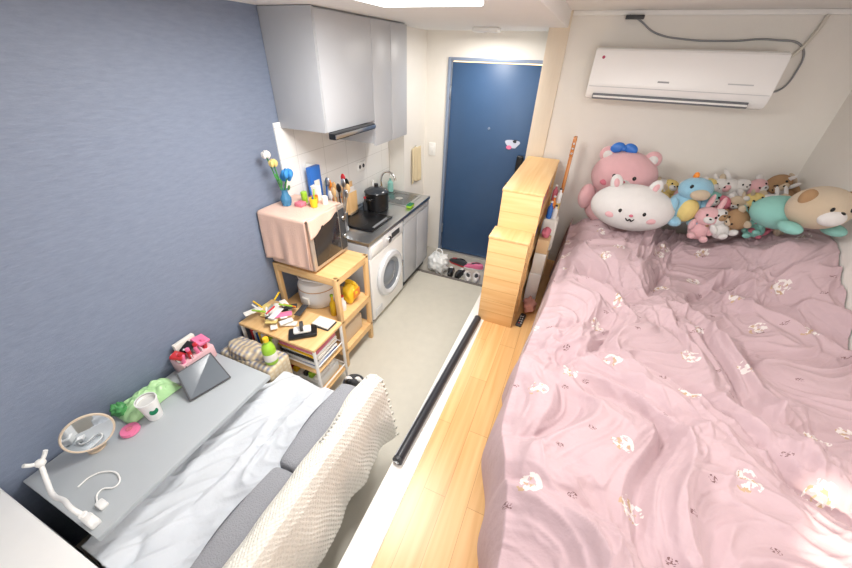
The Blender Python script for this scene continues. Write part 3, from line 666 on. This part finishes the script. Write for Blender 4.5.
tube('cable',[(.10,Yc,2.41),(.16,Yc,2.39),(.30,Yc,2.31),(.50,Yc,2.275),(.75,Yc,2.27),(1.0,Yc,2.28),(1.17,Yc,2.24),(1.20,Yc,2.10),(1.16,Yc,2.0),(1.09,Yc,1.99)],.006,M_cab,cb)
tube('drain_hose',[(1.08,Yc-.004,2.15),(1.14,Yc-.004,2.2),(1.20,Yc-.004,2.34),(1.21,Yc-.004,2.41)],.010,mat('beige_hose','#d7d3c8',.6),cb)
box('junction_box',.08,.20,Yc-.03,AW-.022,2.385,2.41,M_dark,cb,bev=.005)
# ------------------------------------------------------------------ bed
bd=root('bed_mattress')
box('mattress',.09,RW-.01,YB+.15,AW-.02,PZ+.001,.70,mat('mattress_white','#e4dedc',.9),bd,bev=.04,seg=4)
box('pillow_base',.25,RW-.03,2.95,AW-.03,.70,.86,M_wplush,bd,bev=.06,seg=5)
def duvmat():
    m=bpy.data.materials.new('pink_printed_duvet_cotton');m.use_nodes=True;nt=m.node_tree;N=nt.nodes;L=nt.links;b=N['Principled BSDF']
    tc=N.new('ShaderNodeTexCoord')
    nz=N.new('ShaderNodeTexNoise');nz.inputs['Scale'].default_value=2.5;L.new(tc.outputs['Object'],nz.inputs['Vector'])
    base=N.new('ShaderNodeMixRGB');base.inputs[1].default_value=lin('#b69da2');base.inputs[2].default_value=lin('#c0a8ac');L.new(nz.outputs['Fac'],base.inputs[0])
    def marks(scale,off,rad,ns,thr,stretch=(1,1,1),rnd=.75):
        mp=N.new('ShaderNodeMapping');mp.inputs['Location'].default_value=off;mp.inputs['Scale'].default_value=stretch;L.new(tc.outputs['Object'],mp.inputs[0])
        v=N.new('ShaderNodeTexVoronoi');v.voronoi_dimensions='2D';v.inputs['Scale'].default_value=scale;v.inputs['Randomness'].default_value=rnd;L.new(mp.outputs[0],v.inputs['Vector'])
        lt=N.new('ShaderNodeMath');lt.operation='LESS_THAN';lt.inputs[1].default_value=rad;L.new(v.outputs['Distance'],lt.inputs[0])
        n=N.new('ShaderNodeTexNoise');n.noise_dimensions='2D';n.inputs['Scale'].default_value=ns;n.inputs['Detail'].default_value=2;L.new(mp.outputs[0],n.inputs['Vector'])
        gt_=N.new('ShaderNodeMath');gt_.operation='GREATER_THAN';gt_.inputs[1].default_value=thr;L.new(n.outputs['Fac'],gt_.inputs[0])
        mu=N.new('ShaderNodeMath');mu.operation='MULTIPLY';L.new(lt.outputs[0],mu.inputs[0]);L.new(gt_.outputs[0],mu.inputs[1]);return mu.outputs[0]
    m1=marks(3.2,(0,0,0),.12,42,.50);m2=marks(3.2,(.012,.008,0),.11,55,.60);m3=marks(3.2,(.14,.1,0),.052,130,.53,(1,1.9,1))
    a=N.new('ShaderNodeMixRGB');a.inputs[2].default_value=lin('#d9d0cd');L.new(m1,a.inputs[0]);L.new(base.outputs[0],a.inputs[1])
    c_=N.new('ShaderNodeMixRGB');c_.inputs[2].default_value=lin('#b79c80');L.new(m2,c_.inputs[0]);L.new(a.outputs[0],c_.inputs[1])
    e=N.new('ShaderNodeMixRGB');e.inputs[2].default_value=lin('#7a5e60');L.new(m3,e.inputs[0]);L.new(c_.outputs[0],e.inputs[1])
    L.new(e.outputs[0],b.inputs['Base Color']);b.inputs['Roughness'].default_value=1;b.inputs['Sheen Weight'].default_value=.08;b.inputs['Specular IOR Level'].default_value=.1
    n2=N.new('ShaderNodeTexNoise');n2.inputs['Scale'].default_value=18;n2.inputs['Detail'].default_value=5;L.new(tc.outputs['Object'],n2.inputs['Vector'])
    bp=N.new('ShaderNodeBump');bp.inputs['Strength'].default_value=.35;bp.inputs['Distance'].default_value=.02;L.new(n2.outputs['Fac'],bp.inputs['Height']);L.new(bp.outputs[0],b.inputs['Normal'])
    return m
M_duv=duvmat()
def duvz(x,y):
    z=.865
    z+=.11*sstep(2.3,3.0,y)*sstep(.05,.35,x)
    z+=.28*sstep(.95,1.50,x)*sstep(1.9,2.7,y)+.05*sstep(1.0,1.5,x)
    z+=.08*exp(-((x-.85)**2/.10+(y-1.9)**2/.10))+.08*exp(-((x-.45)**2/.06+(y-2.45)**2/.05))+.07*exp(-((x-.45)**2/.05+(y-1.0)**2/.2))+.06*exp(-((x-1.1)**2/.06+(y-1.25)**2/.06))
    n=noise.noise(Vector((x*1.6,y*1.6,0)));n1=noise.noise(Vector((x*2.3+4,y*2.3,9)))
    wx=x+.30*n1;wy=y+.30*n
    bl=abs(noise.noise(Vector((wx*2.2+3,wy*1.8,21))))
    bl2=abs(noise.noise(Vector((wx*4.2,wy*3.4+5,33))))
    z+=.05*n+.18*bl**.85+.06*bl2**.9
    r1=max(0,ridge(Vector((wx*2.6+wy*1.5,wy*1.2-wx*.8,1)))-.55)
    r2=max(0,ridge(Vector((wx*5.5-wy*2.2,wy*2.4+wx*1.3,4)))-.6)
    r3=max(0,ridge(Vector((wx*11+wy*5,wy*5-wx*2.5,8)))-.66)
    r4=max(0,ridge(Vector((wx*17-wy*9,wy*9+wx*4,18)))-.66)
    z+=.14*r1**1.3+.075*r2**1.2+.032*r3+.016*r4
    return z-.04
dv_=root('pink_duvet')
def edge(y): return pw([0.1,.5,1.0,1.3,2.0,2.5,3.0,3.3],[.07,.055,-.045,-.04,.025,.05,.065,.08],y)
def df(a,b_):
    y=lerp(-.45,3.22,b_)
    if a<.10:
        t=a/.10;x0=edge(y);z1_=duvz(x0+.05,y)
        zb=.47+.04*noise.noise(Vector((y*3,0,2)))
        zz=lerp(zb,z1_-.045,t)
        x=x0+.018*sin(y*17+3*noise.noise(Vector((y*2,1,1))))*(1-t)-.008*(1-t)+.03*t*t*t
        return (x,y,zz)
    t=(a-.10)/.90;x=lerp(edge(y)+.03,RW-.008,t)
    z=duvz(x,y);k=sstep(0,.07,t);z=lerp(duvz(edge(y)+.05,y)-.045,z,k)
    yb=sstep(3.08,3.22,y)
    z-=.09*yb
    return (x,y+.05*noise.noise(Vector((x*4,0,3)))*sstep(2.6,3.2,y),z)
surf('cover',df,330,620,M_duv,dv_)
# ------------------------------------------------------------------ plush toys
def face(par,y,z,dx,m=M_eye,er=.035,nose=M_eye,nz=-.12,ns=(.05,.03,.035)):
    for s_ in (-1,1): sph('eye_%s'%('l' if s_<0 else 'r'),(s_*dx,y+.04,z),(er,er*.5,er*1.1),m,par,seg=14)
    sph('nose',(0,y-.02,z+nz),ns,nose,par,seg=14)
pb=root('pink_bear_plush',(.385,3.20,1.365),radians(-4),.235)
sph('head',(0,0,0),(1.02,.72,.80),M_pink,pb,seg=40)
for s_ in (-1,1):
    sph('ear_%d'%s_,(s_*.68,.05,.62),(.26,.16,.26),M_pink,pb);sph('ear_inner_%d'%s_,(s_*.68,-.06,.62),(.15,.08,.15),M_wplush,pb)
    sph('arm_%d'%s_,(s_*.95,-.15,-.85),(.28,.3,.45),M_pink,pb);sph('cheek_%d'%s_,(s_*.52,-.58,-.15),(.15,.05,.1),M_rose,pb)
sph('muzzle',(0,-.62,-.12),(.3,.16,.22),M_wplush,pb);face(pb,-.72,.12,.3,er=.06,nose=M_rose,nz=-.14,ns=(.08,.06,.05))
sph('body',(0,.1,-1.15),(.95,.7,.75),M_pink,pb,seg=36)
bw=M_bluep
for s_ in (-1,1): sph('bow_%d'%s_,(-.25+s_*.2,-.05,.88),(.22,.1,.16),bw,pb,rot=(0,s_*.4,0))
sph('bow_knot',(-.25,-.08,.88),(.09,.1,.09),bw,pb)
wp=root('white_bunny_plush',(.475,2.92,1.21),radians(-3),.285)
sph('head',(0,0,0),(1.0,.62,.60),M_wplush,wp,seg=44)
for s_ in (-1,1):
    sph('ear_%d'%s_,(s_*.45-.08,.0,.58),(.15,.12,.22),M_wplush,wp,rot=(0,s_*.3,0));sph('ear_inner_%d'%s_,(s_*.45-.08,-.09,.60),(.07,.05,.12),M_pink,wp,rot=(0,s_*.3,0))
    sph('cheek_%d'%s_,(s_*.46,-.52,-.1),(.13,.05,.08),M_pink,wp)
face(wp,-.62,.06,.27,er=.05,nose=M_rose,nz=-.07,ns=(.05,.04,.035))
tube('mouth',[(-.1,-.6,-.1),(-.04,-.625,-.15),(0,-.63,-.11),(.04,-.625,-.15),(.1,-.6,-.1)],.015,M_eye,wp)
bp_=root('blue_dinosaur_plush',(.81,2.98,1.27),radians(15),.175)
sph('body',(0,0,-.1),(.6,.6,.65),M_blue,bp_);sph('belly',(0,-.3,-.1),(.42,.4,.5),M_yel,bp_)
sph('head',(.1,-.1,.72),(.62,.5,.45),M_blue,bp_);sph('snout',(.1,-.55,.62),(.35,.25,.22),M_beige,bp_)
face(bp_,-.5,.9,.28,er=.07);
for s_ in (-1,1): sph('arm_%d'%s_,(s_*.6,-.3,.05),(.18,.25,.35),M_blue,bp_);sph('foot_%d'%s_,(s_*.4,-.5,-.55),(.25,.35,.2),M_blue,bp_)
for i in range(4): sph('spike_%d'%i,(.0,.5-.15*i,.2+.33*i),(.1,.12,.16),M_orange,bp_)
sph('tail',(-.7,.1,-.35),(.5,.25,.22),M_blue,bp_)
# heap
pp=root('plush_toy_pile')
random.seed(11)
def toy(c,r,m,m2,rz,kind):
    t=root('toy',c,rz,r);t.parent=pp;t.rotation_euler=(random.uniform(-.7,.3),random.uniform(-.9,.9),rz)
    sph('head',(0,0,.35),(.8,.7,.7),m,t,seg=20);sph('body',(0,.15,-.7),(.65,.6,.7),m,t,seg=20);sph('muzzle',(0,-.6,.2),(.35,.22,.25),m2,t,seg=16)
    for s_ in (-1,1):
        if kind==0: sph('ear',(s_*.6,0,.95),(.28,.18,.28),m2,t,seg=14)
        elif kind==1: sph('ear',(s_*.35,.05,1.35),(.18,.12,.55),m,t,seg=14)
        else: sph('ear',(s_*.85,0,.3),(.18,.25,.45),m2,t,seg=14)
        sph('arm',(s_*.65,-.2,-.45),(.22,.25,.42),m,t,seg=14);sph('leg',(s_*.4,-.5,-1.15),(.27,.4,.25),m,t,seg=14);sph('eye',(s_*.28,-.66,.48),(.08,.05,.09),M_eye,t,seg=10)
    sph('nose',(0,-.8,.28),(.09,.06,.06),M_eye,t,seg=10)
cl_=[(M_pink,M_wplush),(M_wplush,M_beige),(M_beige,M_wplush),(M_brown,M_beige),(M_wplush,M_wplush),(M_yel,M_wplush),(M_rose,M_pink),(M_wplush,M_brown),(M_wplush,M_pink),(M_beige,M_brown),(M_teal,M_wplush)]
k=0
for row,(y,z,n) in enumerate(((2.88,1.20,6),(3.04,1.26,7),(3.24,1.32,7))):
    for i in range(n):
        x=.95+.42*(i/(n-1))+.02*row;m,m2=cl_[(k*7+row)%11];k+=1
        toy((x+random.uniform(-.02,.02),y,z+.07*i/(n-1)+random.uniform(-.01,.02)),random.uniform(.07,.1),m,m2,random.uniform(-.9,.9),k%3)
for x,m,m2 in ((.68,M_wplush,M_beige),(.74,M_yel,M_wplush),(.86,M_pink,M_wplush)):
    toy((x,3.27,1.28),.085,m,m2,.1,2)
dg=root('beige_dog_plush',(1.34,2.60,1.475),radians(20),.165)
sph('head',(0,0,0),(.95,.75,.72),M_beige,dg,seg=36);sph('muzzle',(-.1,-.62,-.12),(.42,.28,.28),M_wplush,dg)
face(dg,-.72,.18,.3,er=.07,ns=(.12,.08,.08),nz=-.12)
sph('ear_l',(-.70,-.1,.35),(.25,.2,.3),M_brown,dg);sph('ear_r',(.75,0,.25),(.2,.3,.35),M_brown,dg)
sph('body',(-.3,.9,-.55),(.95,.8,.6),M_teal,dg,seg=32);sph('paw_l',(-.85,-.3,-.65),(.3,.4,.2),M_teal,dg);sph('paw_r',(.6,-.3,-.65),(.3,.4,.2),M_teal,dg)
# ------------------------------------------------------------------ entry
bag=root('white_plastic_bag')
M_pb=mat('white_bag_film','#eef0f0',.3)
sph('bag',(-1.22,3.36,.06),(.11,.10,.115),M_pb,bag,lump=.4,ls=5,seg=44,crease=.3)
for s_ in (-1,1): tube('handle_%d'%s_,[(-1.25,3.36+s_*.03,.15),(-1.26,3.36+s_*.04,.21),(-1.20,3.36+s_*.04,.21),(-1.18,3.36+s_*.03,.15)],.007,M_pb,bag)
def shoe(nm,x,y,rz,m,ms=M_white,sc=1.0):
    r_=root(nm,(x,y,-.059),rz,sc)
    pts=[]
    for i in range(30):
        a=2*pi*i/30;yy=sin(a)*.13;ww=.045*(1+.12*sin(a))*(1-.22*exp(-((yy+.01)/.04)**2))
        pts.append((cos(a)*ww,yy))
    prism('sole',pts,.022,ms,r_,bev=.004)
    bm=bmesh.new();ring=[]
    H=[(.0,.022,1),(.3,.05,.97),(.6,.07,.85),(.85,.085,.62),(1,.088,.5)]
    for t,z,s_ in H:
        rr=[]
        for i,(px,py) in enumerate(pts):
            f=sstep(-.02,.12,py);zz=z*(1-.35*f) if t>0 else z
            cy=-.035*t
            rr.append(bm.verts.new((px*lerp(1,s_,.8),lerp(py,py*s_+cy,t),zz)))
        ring.append(rr)
    n=len(pts)
    for a,b_ in zip(ring,ring[1:]):
        for i in range(n): bm.faces.new((a[i],a[(i+1)%n],b_[(i+1)%n],b_[i]))
    fin(bm,'upper',m,r_,angle=pi)
    sph('opening',(0,-.035,.070),(.021,.055,.012),M_dark,r_,seg=16)
    for i in range(4): tube('lace_%d'%i,[(-.018,.03+.015*i,.072-.004*i),(0,.03+.015*i,.078-.004*i),(.018,.03+.015*i,.072-.004*i)],.003,ms,r_)
for i,(x,y,rz,m,ms) in enumerate(((-1.05,3.35,.2,M_black,M_white),(-.94,3.36,-.1,M_black,M_white),(-.84,3.34,.4,M_wplush,M_paper),(-.74,3.37,.2,M_wplush,M_paper),(-1.05,3.62,1.3,M_dark,M_red),(-.85,3.60,1.6,M_pinkp,M_white))):
    shoe('shoe',x,y,rz,m,ms)
tt=root('tote_bag')
box('body',-.62,-.46,3.24,3.50,-.059,.42,M_bluep,tt,bev=.03,seg=4);box('red_panel',-.632,-.621,3.27,3.47,.02,.30,M_red,tt,bev=.003);box('white_panel',-.61,-.47,3.234,3.241,.1,.36,M_white,tt,bev=.002)
for x in (-.58,-.50): tube('strap',[(x,3.31,.41),(x,3.33,.58),(x,3.43,.58),(x,3.45,.41)],.008,M_bluep,tt)
um=root('umbrella')
lathe('canopy',(-.63,3.80,-.059),[(0,0),(.008,.02),(.03,.2),(.035,.5),(.015,.62),(0,.63)],M_rose,um)
tube('handle',[(-.63,3.80,.56),(-.63,3.80,.70),(-.61,3.80,.74),(-.585,3.80,.70)],.009,M_pine,um)
fl=root('small_floor_basket')
lathe('basket',(-1.10,1.36,0.0),[(0,0),(.065,0),(.08,.12),(.075,.12),(.06,.008),(0,.008)],mat('grey_weave','#6d7076',.8,bump=1,bs=120),fl)
for i in range(6): sph('item_%d'%i,(-1.10+.035*cos(i*1.1),1.36+.035*sin(i*1.1),.11+.01*i),(.03,.025,.03),[M_black,M_white,M_dark,M_white,M_black,M_dark][i],fl,lump=.4,seg=14)
# ------------------------------------------------------------------ lights
def area(name,loc,rot,sx,sy,e,col=(1,1,1)):
    l=bpy.data.lights.new(name,'AREA');l.shape='RECTANGLE';l.size=sx;l.size_y=sy;l.energy=e;l.color=col
    o=bpy.data.objects.new(name,l);COL.objects.link(o);o.location=loc;o.rotation_euler=rot;return o
area('kitchen_ceiling_light',(-.72,1.38,HC-.04),(0,0,0),.45,.68,30,(1,.98,.945))
area('bed_fill_light',(.6,.9,HB-.02),(0,0,0),1.2,1.2,14,(1,.975,.94))  # added fill over the bed, out of view, no lamp fixture modelled
area('entry_ceiling_light',(-.94,3.44,HC-.05),(0,0,0),.2,.1,10,(1,.97,.92))
area('window_daylight',(.75,YB+.02,1.65),(radians(90),0,0),1.35,.95,18,(1,.985,.96))
sn=bpy.data.lights.new('sun','SUN');sn.energy=5;sn.angle=.03;sn.color=(1,.88,.68)
so_=bpy.data.objects.new('sun',sn);COL.objects.link(so_)
so_.rotation_euler=Vector((.36,.88,-.44)).to_track_quat('-Z','Y').to_euler()
W=bpy.data.worlds.new('World');S.world=W;W.use_nodes=True
bg=W.node_tree.nodes['Background'];sk=W.node_tree.nodes.new('ShaderNodeTexSky');sk.sky_type='NISHITA';sk.sun_disc=False;sk.sun_elevation=.6
W.node_tree.links.new(sk.outputs[0],bg.inputs[0]);bg.inputs[1].default_value=.2
S.view_settings.view_transform='Standard';S.view_settings.exposure=.22
# ------------------------------------------------------------------ camera
cz=2.131;yw=.387;pt=.590;rl_=.036
F0=Vector((-sin(yw),cos(yw),0));R0=Vector((cos(yw),sin(yw),0));Zv=Vector((0,0,1))
F=F0*cos(pt)-Zv*sin(pt);U=F0*sin(pt)+Zv*cos(pt);R=R0*cos(rl_)+U*sin(rl_);U2=U*cos(rl_)-R0*sin(rl_)
cam=bpy.data.cameras.new('camera');cam.sensor_width=36;cam.lens=342.177/852*36;cam.clip_start=.02
co=bpy.data.objects.new('camera',cam);COL.objects.link(co)
co.matrix_world=Matrix(((R.x,U2.x,-F.x,0),(R.y,U2.y,-F.y,0),(R.z,U2.z,-F.z,cz),(0,0,0,1)))
S.camera=co
